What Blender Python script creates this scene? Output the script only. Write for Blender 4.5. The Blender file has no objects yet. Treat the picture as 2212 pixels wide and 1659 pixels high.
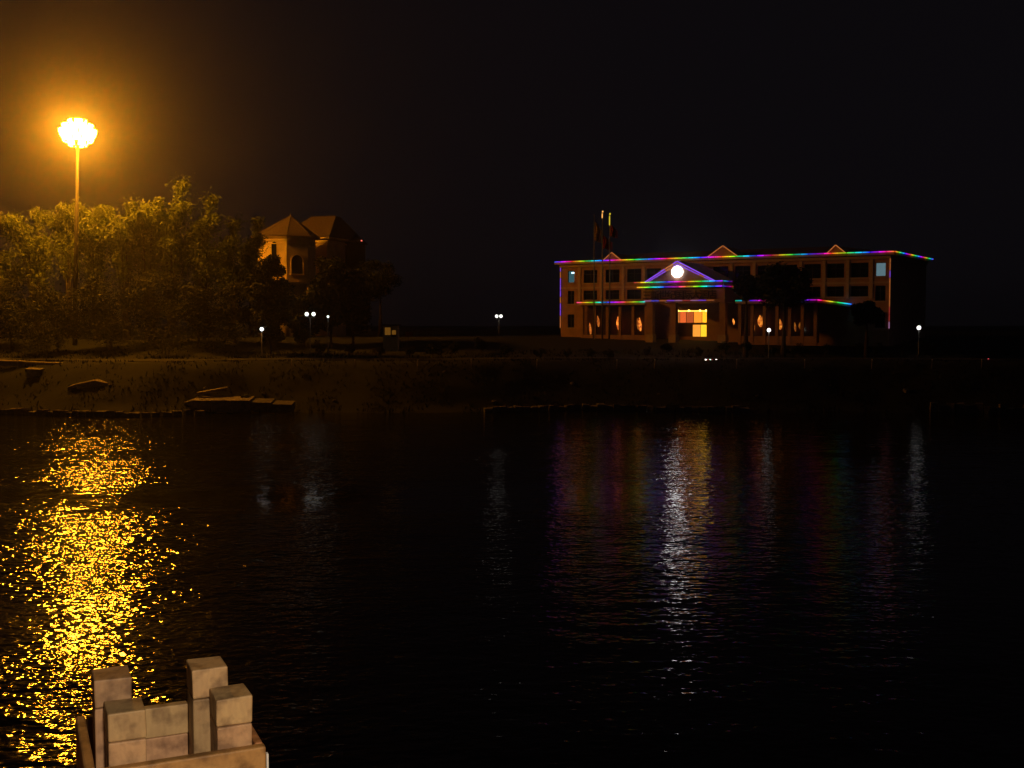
import bpy, math, random, colorsys
from mathutils import Vector, noise
random.seed(7)
R = math.radians
sc = bpy.context.scene

# ------------------------------------------------------------------ camera
EYE = Vector((0, 0, 8.0)); FPX = 2400.0; HOR = 702.0
WZ = -1.6      # lake level
PITCH = math.atan((829.5 - HOR) / FPX)
cam = bpy.data.cameras.new('camera'); cam.sensor_width = 36; cam.lens = 36 * FPX / 2212
cam.clip_start = 0.05; cam.clip_end = 5000
co = bpy.data.objects.new('camera', cam); sc.collection.objects.link(co)
co.location = EYE; co.rotation_euler = (R(90) - PITCH, 0, 0); sc.camera = co

# ------------------------------------------------------------------ night sky, faint moon, exposure
w = bpy.data.worlds.new('World'); sc.world = w; w.use_nodes = True
bg = w.node_tree.nodes['Background']; bg.inputs[0].default_value = (0.0038, 0.0032, 0.0043, 1); bg.inputs[1].default_value = 0.8
sl = bpy.data.lights.new('moon', 'SUN'); sl.energy = 0.004; sl.angle = R(0.5); sl.color = (0.8, 0.85, 1)
so = bpy.data.objects.new('moon', sl); sc.collection.objects.link(so); so.rotation_euler = (R(40), 0, R(160))
sc.view_settings.view_transform = 'Standard'; sc.view_settings.look = 'None'
sc.view_settings.exposure = 0; sc.view_settings.gamma = 1
sc.cycles.use_denoising = True
sc.cycles.sample_clamp_indirect = 2.0
sc.cycles.max_bounces = 5; sc.cycles.volume_bounces = 0
sc.cycles.transparent_max_bounces = 8
sc.cycles.caustics_reflective = False; sc.cycles.caustics_refractive = False

HAZE_D = .00042; HAZE_G = .935
SODIUM = (1.0, 0.34, 0.014)
MAST_W = 1500.0      # per floodlight
GLOBE = 2.4

# ------------------------------------------------------------------ helpers
def ray(px, py):
    x = (px - 1106) / FPX; y = -(py - 829.5) / FPX
    return Vector((x, math.cos(PITCH) + y * math.sin(PITCH), -math.sin(PITCH) + y * math.cos(PITCH)))
def P(px, py, D):
    d = ray(px, py); return EYE + d * (D / d.y)
def Pz(px, py, z):
    d = ray(px, py); return EYE + d * ((z - EYE.z) / d.z)

def tag(o, label=None, cat=None, group=None, kind=None):
    if label: o['label'] = label
    if cat: o['category'] = cat
    if group: o['group'] = group
    if kind: o['kind'] = kind
    return o
def empty(name, loc, label=None, cat=None, group=None):
    o = bpy.data.objects.new(name, None); sc.collection.objects.link(o); o.location = loc
    o.empty_display_size = 0.3
    return tag(o, label, cat, group)
def org(p):
    v = Vector((0, 0, 0))
    while p is not None: v += p.location; p = p.parent
    return v
class MB:
    def __init__(s): s.v = []; s.f = []; s.c = []
    def face(s, pts):
        n = len(s.v); s.v += [Vector(p) for p in pts]; s.f.append(tuple(range(n, n + len(pts))))
    def box(s, a, b, m=None):
        m = m or Vector
        n = len(s.v)
        for x in (a[0], b[0]):
            for y in (a[1], b[1]):
                for z in (a[2], b[2]): s.v.append(Vector(m((x, y, z))))
        for f in ((0,1,3,2),(4,6,7,5),(0,4,5,1),(2,3,7,6),(0,2,6,4),(1,5,7,3)): s.f.append(tuple(n + i for i in f))
        return s
    def tube(s, pts, rad, k=8, cap=True):
        pts = [Vector(p) for p in pts]
        rad = rad if isinstance(rad, (list, tuple)) else [rad] * len(pts)
        rings = []
        for i, p in enumerate(pts):
            d = (pts[min(i + 1, len(pts) - 1)] - pts[max(i - 1, 0)]).normalized()
            a = d.cross(Vector((0, 0, 1)) if abs(d.z) < .9 else Vector((0, 1, 0))).normalized(); b = d.cross(a)
            n = len(s.v); rings.append(n)
            for j in range(k):
                t = 2 * math.pi * j / k; s.v.append(p + (a * math.cos(t) + b * math.sin(t)) * rad[i])
        for q in range(len(pts) - 1):
            for j in range(k):
                j2 = (j + 1) % k
                s.f.append((rings[q] + j, rings[q] + j2, rings[q + 1] + j2, rings[q + 1] + j))
        if cap:
            s.f.append(tuple(rings[0] + j for j in range(k))[::-1]); s.f.append(tuple(rings[-1] + j for j in range(k)))
        return s
    def ball(s, c, r, k=12, sq=1.0):
        c = Vector(c); n = len(s.v); h = k // 2
        for i in range(h + 1):
            a = math.pi * i / h
            for j in range(k):
                t = 2 * math.pi * j / k
                s.v.append(c + Vector((r * math.sin(a) * math.cos(t), r * math.sin(a) * math.sin(t), r * sq * math.cos(a))))
        for i in range(h):
            for j in range(k):
                j2 = (j + 1) % k
                s.f.append((n + i * k + j, n + (i + 1) * k + j, n + (i + 1) * k + j2, n + i * k + j2))
        return s
    def build(s, name, mat, parent=None, smooth=False, bevel=0, colors=None):
        o0 = org(parent)
        me = bpy.data.meshes.new(name); me.from_pydata([tuple(p - o0) for p in s.v], [], s.f); me.update()
        if smooth: me.shade_smooth()
        me.materials.append(mat)
        if colors:
            at = me.color_attributes.new('led', 'FLOAT_COLOR', 'POINT')
            for i, c in enumerate(colors): at.data[i].color = (*c, 1)
        o = bpy.data.objects.new(name, me); sc.collection.objects.link(o); o.parent = parent
        if bevel:
            b = o.modifiers.new('bevel', 'BEVEL'); b.width = bevel; b.segments = 2; b.limit_method = 'ANGLE'
        return o
def kids(o): return [c for c in bpy.data.objects if c.parent is o]
def copy_tree(o, parent=None, ch=None):
    c = o.copy(); sc.collection.objects.link(c)
    if parent: c.parent = parent
    for k in kids(o): copy_tree(k, c)
    return c

def mat(name, col, rough=.8, var=.25, scale=6., bump=0., metal=0., spec=.4, col2=None, coord='Object', stretch=None):
    m = bpy.data.materials.new(name); m.use_nodes = True; N = m.node_tree.nodes; L = m.node_tree.links
    b = N['Principled BSDF']; b.inputs['Roughness'].default_value = rough; b.inputs['Metallic'].default_value = metal
    b.inputs['Specular IOR Level'].default_value = spec
    tc = N.new('ShaderNodeTexCoord'); mp = N.new('ShaderNodeMapping'); L.new(tc.outputs[coord], mp.inputs[0])
    if stretch: mp.inputs['Scale'].default_value = stretch
    nz = N.new('ShaderNodeTexNoise'); nz.inputs['Scale'].default_value = scale; nz.inputs['Detail'].default_value = 6
    L.new(mp.outputs[0], nz.inputs['Vector'])
    cr = N.new('ShaderNodeValToRGB'); c2 = col2 or tuple(c * (1 - var) for c in col); c1 = tuple(min(1, c * (1 + var * .6)) for c in col)
    cr.color_ramp.elements[0].position = .3; cr.color_ramp.elements[1].position = .7
    cr.color_ramp.elements[0].color = (*c2, 1); cr.color_ramp.elements[1].color = (*c1, 1)
    L.new(nz.outputs['Fac'], cr.inputs[0]); L.new(cr.outputs[0], b.inputs['Base Color'])
    if bump:
        bp = N.new('ShaderNodeBump'); bp.inputs['Strength'].default_value = bump; bp.inputs['Distance'].default_value = .05
        L.new(nz.outputs['Fac'], bp.inputs['Height']); L.new(bp.outputs[0], b.inputs['Normal'])
    return m
def emis(name, col, st):
    m = bpy.data.materials.new(name); m.use_nodes = True; N = m.node_tree.nodes; N.clear()
    e = N.new('ShaderNodeEmission'); e.inputs[0].default_value = (*col, 1); e.inputs[1].default_value = st
    o = N.new('ShaderNodeOutputMaterial'); m.node_tree.links.new(e.outputs[0], o.inputs[0]); return m

M = dict(
    earth=mat('earth', (.045, .04, .028), .95, .5, .6, .6),
    lawn=mat('lawn', (.006, .008, .004), .95, .5, 1.5, .5),
    stone=mat('stone', (.32, .27, .22), .85, .45, 2.2, .5),
    stone2=mat('weathered_stone', (.17, .15, .13), .9, .5, 3, .6),
    paving=mat('paving', (.035, .032, .03), .9, .3, 2, .2),
    wall=mat('facade_render', (.38, .21, .14), .85, .22, .9, .2),
    trim=mat('facade_trim', (.45, .32, .24), .8, .15, 1.5),
    roof=mat('roof_tile', (.07, .045, .04), .8, .3, 3),
    glass=mat('dark_glass', (.01, .012, .014), .12, .3, 2, 0, 0, .5),
    metal=mat('painted_steel', (.22, .21, .2), .5, .2, 4, 0, .3),
    mast_steel=mat('mast_steel', (.11, .10, .09), .6, .2, 4, 0, .2),
    dark=mat('dark_metal', (.03, .03, .03), .5, .2, 4),
    yellow=mat('ochre_render', (.78, .60, .28), .85, .18, .8, .15),
    yroof=mat('brown_tile', (.13, .09, .06), .8, .3, 4, .4),
    grass_blade=mat('grass_blade', (.010, .013, .006), .9, .4, 1),
    bark=mat('bark', (.07, .05, .035), .95, .4, 5, .6),
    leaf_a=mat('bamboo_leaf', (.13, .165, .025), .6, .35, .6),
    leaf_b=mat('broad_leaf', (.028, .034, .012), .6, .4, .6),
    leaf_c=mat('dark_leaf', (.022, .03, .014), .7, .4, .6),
    flag_a=mat('flag_cloth_red', (.35, .05, .04), .9, .2, 3),
    flag_b=mat('flag_cloth_tan', (.4, .25, .12), .9, .2, 3),
    letter=mat('sign_letter', (.05, .015, .01), .5, .2, 5),
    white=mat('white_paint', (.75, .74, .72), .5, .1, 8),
)
for k in ('leaf_a', 'leaf_b', 'leaf_c'):
    M[k].node_tree.nodes['Principled BSDF'].inputs['Specular IOR Level'].default_value = .25

def wood_mat(name, col, dark, seed):
    m = bpy.data.materials.new(name); m.use_nodes = True; N = m.node_tree.nodes; L = m.node_tree.links
    b = N['Principled BSDF']; b.inputs['Roughness'].default_value = .62
    tc = N.new('ShaderNodeTexCoord'); oi = N.new('ShaderNodeObjectInfo')
    mp = N.new('ShaderNodeMapping'); L.new(tc.outputs['Object'], mp.inputs[0]); mp.inputs['Scale'].default_value = (7, 7, 4)
    ad = N.new('ShaderNodeVectorMath'); ad.operation = 'ADD'; L.new(mp.outputs[0], ad.inputs[0])
    sm = N.new('ShaderNodeMath'); sm.operation = 'MULTIPLY'; sm.inputs[1].default_value = 40; L.new(oi.outputs['Random'], sm.inputs[0]); L.new(sm.outputs[0], ad.inputs[1])
    n1 = N.new('ShaderNodeTexNoise'); n1.inputs['Scale'].default_value = 3.5; n1.inputs['Detail'].default_value = 8; n1.inputs['Distortion'].default_value = .7; L.new(ad.outputs[0], n1.inputs['Vector'])
    wv = N.new('ShaderNodeTexWave'); wv.inputs['Scale'].default_value = 3.2; wv.inputs['Distortion'].default_value = 9; wv.inputs['Detail'].default_value = 4; wv.inputs['Detail Scale'].default_value = 1.4; L.new(ad.outputs[0], wv.inputs['Vector'])
    n2 = N.new('ShaderNodeTexNoise'); n2.inputs['Scale'].default_value = 22; n2.inputs['Detail'].default_value = 5; L.new(tc.outputs['Object'], n2.inputs['Vector'])
    cr = N.new('ShaderNodeValToRGB'); cr.color_ramp.elements[0].color = (*dark, 1); cr.color_ramp.elements[1].color = (*col, 1)
    cr.color_ramp.elements[0].position = .15; cr.color_ramp.elements[1].position = .8
    mx = N.new('ShaderNodeMix'); mx.data_type = 'FLOAT'; mx.inputs[0].default_value = .12; L.new(n1.outputs['Fac'], mx.inputs[2]); L.new(wv.outputs['Fac'], mx.inputs[3])
    L.new(mx.outputs[0], cr.inputs[0])
    st = N.new('ShaderNodeValToRGB'); st.color_ramp.elements[0].position = .34; st.color_ramp.elements[1].position = .55
    st.color_ramp.elements[0].color = (.38, .34, .33, 1); st.color_ramp.elements[1].color = (1, 1, 1, 1); L.new(n2.outputs['Fac'], st.inputs[0])
    mm = N.new('ShaderNodeMix'); mm.data_type = 'RGBA'; mm.blend_type = 'MULTIPLY'; mm.inputs[0].default_value = .8
    L.new(cr.outputs[0], mm.inputs[6]); L.new(st.outputs[0], mm.inputs[7])
    # every piece of timber has its own tone
    hs = N.new('ShaderNodeHueSaturation'); mr = N.new('ShaderNodeMapRange'); mr.inputs[3].default_value = .78; mr.inputs[4].default_value = 1.2
    L.new(oi.outputs['Random'], mr.inputs[0]); L.new(mr.outputs[0], hs.inputs['Value']); hr = N.new('ShaderNodeMapRange'); hr.inputs[3].default_value = .502; hr.inputs[4].default_value = .474; wn = N.new('ShaderNodeTexWhiteNoise'); wn.noise_dimensions = '1D'; L.new(oi.outputs['Random'], wn.inputs['W']); L.new(wn.outputs['Value'], hr.inputs[0]); L.new(hr.outputs[0], hs.inputs['Hue']); L.new(mm.outputs[2], hs.inputs['Color']); L.new(hs.outputs[0], b.inputs['Base Color'])
    bp = N.new('ShaderNodeBump'); bp.inputs['Strength'].default_value = .6; bp.inputs['Distance'].default_value = .004
    L.new(n2.outputs['Fac'], bp.inputs['Height']); L.new(bp.outputs[0], b.inputs['Normal'])
    return m
M['wood'] = wood_mat('weathered_timber', (.56, .37, .17), (.40, .25, .12), 1)
M['beam'] = wood_mat('orange_timber', (.60, .32, .10), (.46, .23, .07), 2)

led = bpy.data.materials.new('led_tube_light'); led.use_nodes = True; N = led.node_tree.nodes; N.clear()
e = N.new('ShaderNodeEmission'); e.inputs[1].default_value = 1.3; a = N.new('ShaderNodeAttribute'); a.attribute_name = 'led'
o_ = N.new('ShaderNodeOutputMaterial'); led.node_tree.links.new(a.outputs['Color'], e.inputs[0]); led.node_tree.links.new(e.outputs[0], o_.inputs[0])
M['led'] = led
M['globe'] = emis('globe_light', (1, 1, .96), GLOBE)
M['disc'] = emis('lit_disc', (1, 1, .97), 7.0)
M['bulb'] = emis('sodium_lens', SODIUM, 380)

# water
wm = bpy.data.materials.new('lake_water'); wm.use_nodes = True; N = wm.node_tree.nodes; L = wm.node_tree.links
b = N['Principled BSDF']; b.inputs['Base Color'].default_value = (.004, .005, .005, 1); b.inputs['Roughness'].default_value = .085; b.inputs['IOR'].default_value = 1.33
ge = N.new('ShaderNodeNewGeometry')
WROT = -10
def nz(scale, det, sx=1, sy=1, rough=.5, rot=0):
    mp = N.new('ShaderNodeMapping'); mp.inputs['Scale'].default_value = (sx, sy, 1); mp.inputs['Rotation'].default_value = (0, 0, rot)
    L.new(ge.outputs['Position'], mp.inputs[0])
    n = N.new('ShaderNodeTexNoise'); n.inputs['Scale'].default_value = scale; n.inputs['Detail'].default_value = det; n.inputs['Roughness'].default_value = rough
    L.new(mp.outputs[0], n.inputs['Vector']); return n
def math_(op, a, b_=None):
    n = N.new('ShaderNodeMath'); n.operation = op
    for i, q in enumerate((a, b_)):
        if q is None: continue
        if isinstance(q, (int, float)): n.inputs[i].default_value = q
        else: L.new(q, n.inputs[i])
    return n.outputs[0]
fine = nz(3.4, 1.2, .8, 1.0, .5, R(WROT)).outputs['Fac']
mid = nz(.9, 2.0, .55, 1.0, .5, R(WROT)).outputs['Fac']
big = nz(.09, 2.0, .35, 1.0).outputs['Fac']
amp = N.new('ShaderNodeMapRange'); amp.inputs[1].default_value = .36; amp.inputs[2].default_value = .5; amp.inputs[3].default_value = .55; amp.inputs[4].default_value = 1.0
L.new(big, amp.inputs[0])
sep = N.new('ShaderNodeSeparateXYZ'); L.new(ge.outputs['Position'], sep.inputs[0])
shel = N.new('ShaderNodeMapRange'); shel.inputs[1].default_value = -14; shel.inputs[2].default_value = 4; shel.inputs[3].default_value = 1.15; shel.inputs[4].default_value = .4
L.new(sep.outputs[0], shel.inputs[0])
wob = math_('MULTIPLY', math_('SUBTRACT', nz(.22, 2.0, 1, .4).outputs['Fac'], .5), 14.0)
band = math_('ABSOLUTE', math_('SUBTRACT', math_('ADD', sep.outputs[1], wob), 61))
calm = N.new('ShaderNodeMapRange'); calm.inputs[1].default_value = .5; calm.inputs[2].default_value = 5; calm.inputs[3].default_value = .3; calm.inputs[4].default_value = 1.0
L.new(band, calm.inputs[0])
lee = N.new('ShaderNodeMapRange'); lee.inputs[1].default_value = -14; lee.inputs[2].default_value = -2; lee.inputs[3].default_value = 0.0; lee.inputs[4].default_value = 1.0
L.new(sep.outputs[0], lee.inputs[0])
amp2 = math_('MULTIPLY', math_('MULTIPLY', amp.outputs[0], shel.outputs[0]), math_('MAXIMUM', calm.outputs[0], lee.outputs[0]))
hgt = math_('MULTIPLY', math_('ADD', math_('MULTIPLY', fine, .075), math_('MULTIPLY', mid, .17)), amp2)
bp = N.new('ShaderNodeBump'); bp.inputs['Strength'].default_value = 1; bp.inputs['Distance'].default_value = 1.0
L.new(hgt, bp.inputs['Height']); L.new(bp.outputs[0], b.inputs['Normal'])
M['water'] = wm

# ------------------------------------------------------------------ ground, lake, path
def shore(x): return 122.5 + 2.2 * math.sin(x / 15.0 + .6) + 1.1 * math.sin(x / 5.3) + (-3.5 if x < -30 else 0) * min(1, (-30 - x) / 10 if x < -30 else 0)
def smooth(t): t = max(0, min(1, t)); return t * t * (3 - 2 * t)
def gz(x, y):
    d = y - shore(x)
    if d < -3: return WZ - 1.5
    if d < 0: return WZ - 1.5 + 1.5 * (d + 3) / 3
    h = WZ + (5.3 * smooth(d / 11.0) * .75 + 5.3 * .25 * min(1, d / 11.0)) if d < 11 else WZ + 5.3 + 2.5 * smooth((d - 12) / 30)
    n = noise.noise(Vector((x * .35, y * .35, 3))) * .28 + noise.noise(Vector((x * 1.1, y * 1.1, 8))) * .12
    return h + n * min(1, d / 3) * (1 if d < 11 else .35)
def steps(lo, hi, *seg):
    out = []; 
    for a, b_, n in seg: out += [a + (b_ - a) * i / n for i in range(n)]
    return out + [hi]
xs = steps(0, 1400, (-1400, -120, 12), (-120, 120, 240), (120, 1400, 12)); ys = steps(0, 2400, (-60, 110, 9), (110, 150, 66), (150, 220, 35), (220, 2400, 14))
me_v = [(x, y, gz(x, y)) for y in ys for x in xs]; nx = len(xs)
me = bpy.data.meshes.new('ground'); me.from_pydata(me_v, [], [(j * nx + i, j * nx + i + 1, (j + 1) * nx + i + 1, (j + 1) * nx + i) for j in range(len(ys) - 1) for i in range(nx - 1)])
me.shade_smooth(); me.materials.append(M['lawn']); g = bpy.data.objects.new('ground', me); sc.collection.objects.link(g); tag(g, kind='structure')
m = MB(); m.face([(-1400, -60, WZ), (1400, -60, WZ), (1400, 130, WZ), (-1400, 130, WZ)]); tag(m.build('water', M['water']), kind='structure')
m = MB()
px_ = [x * 2.0 for x in range(-60, 61)]
for i in range(len(px_) - 1):
    xa, xb = px_[i], px_[i + 1]
    m.face([(xa, shore(xa) + 13, gz(xa, shore(xa) + 13) + .1), (xb, shore(xb) + 13, gz(xb, shore(xb) + 13) + .1), (xb, shore(xb) + 16, gz(xb, shore(xb) + 16) + .1), (xa, shore(xa) + 16, gz(xa, shore(xa) + 16) + .1)])
tag(m.build('path', M['paving']), kind='structure')

# ------------------------------------------------------------------ stone edging along the waterline (each stone a piece)
def edging(x0, x1, label, step=1.05, hgt=.55, matn='stone2'):
    root = empty('stone_edging', (x0, shore(x0), WZ), label, 'stone edging', 'rough stone edgings along the far waterline')
    x = x0
    while x < x1:
        wd = step * random.uniform(.7, 1.15); h = hgt * random.uniform(.7, 1.2); y = shore(x) - .35 + random.uniform(-.12, .12)
        c = Vector((x + wd / 2, y, 0)); a = math.atan2(shore(x + wd) - shore(x), wd) + random.uniform(-.08, .08)
        ca, sa = math.cos(a), math.sin(a); jt = [random.uniform(-.09, .09) for _ in range(24)]
        m = MB(); m.box((-wd / 2 + .03, 0, -1.0), (wd / 2 - .03, .8, h), lambda p: (c.x + p[0] * ca - p[1] * sa, c.y + p[0] * sa + p[1] * ca, p[2] + WZ))
        for i, v in enumerate(m.v): v += Vector((jt[i], jt[i + 8], jt[i + 16] if v.z > WZ else 0))
        m.build('stone', M[matn], root); x += wd
edging(-3, 26, 'rough stone edging along the water below the outlined building')
edging(-57, -33, 'rough stone edging along the water below the bamboo', 1.0, .5)
edging(46, 57, 'short rough stone edging at the far end of the bank', .9, .9)

# ------------------------------------------------------------------ high mast sodium lamp
mast_top = P(168, 288, 150)
bx, by = mast_top.x, mast_top.y
mast = empty('high_mast_lamp', (bx, by, gz(bx, by) - .2), 'very tall steel mast with a ring of glowing orange floodlights above the bamboo', 'lamp mast')
zt = mast_top.z
m = MB().tube([(bx - 1.0, by, gz(bx, by) - .2), (bx, by, zt - .5)], [.34, .2], 14); m.build('pole', M['mast_steel'], mast, True)
m = MB()
for k in range(24):
    a0, a1 = 2 * math.pi * k / 24, 2 * math.pi * (k + 1) / 24
    m.tube([(bx + 1.7 * math.cos(a0), by + 1.7 * math.sin(a0), zt + .1), (bx + 1.7 * math.cos(a1), by + 1.7 * math.sin(a1), zt + .1)], .07, 6, False)
for k in range(4):
    a = math.pi / 2 * k; m.tube([(bx, by, zt - .5), (bx + 1.7 * math.cos(a), by + 1.7 * math.sin(a), zt + .1)], .06, 6)
m.build('ring_frame', M['metal'], mast)
for (cnt, rad_, dz0, ph) in ((12, 2.05, 0.1, .15), (10, 1.65, .78, .4), (10, 1.7, -.62, .0), (5, .8, 1.4, .2), (5, .95, -1.2, .5)):  # tiers above and below the ring added to shape the lamp's oval bloom
    for k in range(cnt):
        a = 2 * math.pi * k / cnt + ph; ca, sa = math.cos(a), math.sin(a)
        def fm(p, ca=ca, sa=sa, rad_=rad_, dz0=dz0):      # x outward (tilted down), y tangent, z up
            r_ = rad_ + p[0] * .85 + p[2] * .25; z_ = zt + dz0 + p[2] * .9 - p[0] * .3
            return (bx + r_ * ca - p[1] * sa, by + r_ * sa + p[1] * ca, z_)
        h = MB().box((-.3, -.45, -.4), (.2, .45, .4), fm).build('floodlight', M['dark'], mast, bevel=.03)
        MB().box((.205, -.5, -.46), (.24, .5, .46), fm).build('lens', M['bulb'], h)
MB().tube([(bx, by, zt - .9), (bx, by, zt + 1.1)], .2, 8).build('hub', M['metal'], mast)
li = bpy.data.lights.new('floodlight_glow', 'POINT'); li.energy = MAST_W * 10; li.color = SODIUM; li.shadow_soft_size = .7
lo = bpy.data.objects.new('floodlight_glow', li); sc.collection.objects.link(lo); lo.parent = mast
lo.location = Vector((bx, by - 3.4, zt)) - mast.location

# ------------------------------------------------------------------ street lamps
def globe_lamp(px, py, D, label, heads=1, gap=1.0, zb=None, mk='globe', r=.24):
    top = P(px, py, D); z0 = gz(top.x, top.y) - .1
    root = empty('globe_lamp', (top.x, top.y, z0), label, 'street lamp', 'white globe lamps round the lake')
    m = MB().tube([(top.x, top.y, z0), (top.x, top.y, z0 + .5), (top.x, top.y, top.z - r - (.0 if heads == 1 else .35))], [.11, .06, .05], 10); m.build('pole', M['metal'], root, True)
    MB().tube([(top.x, top.y, z0), (top.x, top.y, z0 + .3)], [.2, .13], 10).build('base', M['dark'], root)
    if heads == 1: spots = [top]
    else:
        spots = [top + Vector((-gap / 2, 0, 0)), top + Vector((gap / 2, 0, 0))]
        MB().tube([spots[0] - Vector((0, 0, r)), top - Vector((0, 0, r + .3)), spots[1] - Vector((0, 0, r))], .035, 6).build('bracket', M['metal'], root)
    for q in spots: MB().ball(q, r, 14).build('globe', M[mk], root, True)
M['globe_dim'] = emis('dim_globe_light', (.9, 1, .95), 1.6)
M['globe_far'] = emis('far_globe_light', (1, 1, .9), 2.2)
globe_lamp(565.5, 711, 137, 'single white globe lamp at the foot of the ochre tower')
globe_lamp(1661, 713, 137, 'single white globe lamp before the curtained wing of the outlined building')
globe_lamp(1985, 708, 140, 'single white globe lamp past the outer corner of the outlined building', r=.26)
globe_lamp(670, 678.5, 142, 'twin globe lamp nearest the ochre tower', 2, .87, r=.25, mk='globe_far')
globe_lamp(1077.5, 683, 188, 'twin globe lamp alone in the dark between tower and outlined building', 2, .72, r=.27, mk='globe_far')
globe_lamp(708.5, 684, 142, 'dim single globe lamp beside the brighter twin globe lamp', mk='globe_dim', r=.16)

# ------------------------------------------------------------------ the outlined building
L0 = Pz(1198, 566, 17.5); R0 = Pz(1932, 543, 17.5); S0 = Pz(2015, 560, 17.5)
U = (R0 - L0); LEN = U.length; U = U / LEN
V = (S0 - R0); DEP = V.length; V = V / DEP
Z0 = 6.2; EZ = 17.5; OV = .7           # ground, eave height, overhang
NF = Vector((U.y, -U.x, 0))            # facade normal, towards the lake
def B(p): return Vector((L0.x + U.x * p[0] + V.x * p[1], L0.y + U.y * p[0] + V.y * p[1], p[2]))
def F(px, py, t=OV):                   # photo point on the plane at depth t -> (s, z)
    d = ray(px, py); o = B((0, t, 0)); k = (o - EYE).dot(NF) / d.dot(NF); q = EYE + d * k
    return ((q - Vector((o.x, o.y, q.z))).dot(U), q.z)
hotel = empty('hotel_building', B((LEN / 2, OV, Z0)), 'three storey building outlined in rainbow light tubes with a lit round disc on its gable', 'building')
s0, s1 = OV, LEN - OV
tw = OV
def sw(px): return F(px, 600)[0]
zF3 = (14.25, 16.2); zF2 = (11.75, 13.05); 
wins = []
cen3 = [1275.4, 1323, 1369.6, 1412, 1556, 1604, 1653, 1704, 1754.8, 1805, 1857]
for c in cen3:
    a = sw(c); wd = 1.12
    wins.append((a - wd, a + wd, *zF3, 0))
for c in [1275.4, 1323, 1369.6, 1604, 1653, 1704, 1754.8, 1805, 1857]:
    a = sw(c); wins.append((a - 1.12, a + 1.12, zF2[0], zF2[1] + .1, 0))
for c, kind in ((1233.5, 1), (1902, 2)):
    a = sw(c); wd = .55 if kind == 1 else .66; wins.append((a - wd, a + wd, zF3[0] + .1, zF3[1] - .05, kind)); wins.append((a - wd, a + wd, zF2[0] - .6, zF2[1] + .1, 0)); wins.append((a - wd, a + wd, 7.6, 9.6, 0))
lob = (F(1461, 690)[0], F(1526.5, 690)[0])
lobz = (Z0 + .15, F(1490, 669)[1])
wins.append((*lob, *lobz, 9))
def wall_open(m, t, a0, a1, z0, z1, ops, rev=.28):
    S = sorted({a0, a1} | {round(x, 4) for o in ops for x in o[:2]}); Z = sorted({z0, z1} | {round(x, 4) for o in ops for x in o[2:4]})
    ops = [tuple(round(x, 4) for x in o[:4]) for o in ops]
    for i in range(len(S) - 1):
        for j in range(len(Z) - 1):
            cs, cz = (S[i] + S[i + 1]) / 2, (Z[j] + Z[j + 1]) / 2
            if any(o[0] < cs < o[1] and o[2] < cz < o[3] for o in ops): continue
            m.face([B((S[i], t, Z[j])), B((S[i + 1], t, Z[j])), B((S[i + 1], t, Z[j + 1])), B((S[i], t, Z[j + 1]))])
    for o in ops:
        a, b_, c, d = o; c4 = [(a, c), (b_, c), (b_, d), (a, d)]
        for q in range(4):
            p, r_ = c4[q], c4[(q + 1) % 4]
            m.face([B((p[0], t, p[1])), B((p[0], t + rev, p[1])), B((r_[0], t + rev, r_[1])), B((r_[0], t, r_[1]))])
m = MB(); wall_open(m, tw, s0, s1, Z0 - 1, EZ - .45, wins)
DB = DEP - OV
m.face([B((s1, tw, Z0 - 1)), B((s1, DB, Z0 - 1)), B((s1, DB, EZ - .45)), B((s1, tw, EZ - .45))])
m.face([B((s0, tw, Z0 - 1)), B((s0, DB, Z0 - 1)), B((s0, DB, EZ - .45)), B((s0, tw, EZ - .45))])
m.face([B((s0, DB, Z0 - 1)), B((s1, DB, Z0 - 1)), B((s1, DB, EZ - .45)), B((s0, DB, EZ - .45))])
m.build('wall', M['wall'], hotel)
m = MB().box((0, 0, EZ - .4), (LEN, DEP, EZ - .08), B); m.build('eaves', M['trim'], hotel)
MB().box((s0 - .15, tw - .3, EZ - .85), (s1 + .15, DB, EZ - .45), B).build('cornice', M['trim'], hotel)
m = MB(); zr = EZ + 1.6; h = DEP / 2
c = [B(p) for p in ((.2, .2, EZ - .07), (LEN - .2, .2, EZ - .07), (LEN - .2, DEP - .2, EZ - .07), (.2, DEP - .2, EZ - .07), (h, h, zr), (LEN - h, h, zr))]
for f in ((0, 1, 5, 4), (1, 2, 5), (2, 3, 4, 5), (3, 0, 4)): m.face([c[i] for i in f])
m.build('roof', M['roof'], hotel)
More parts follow.
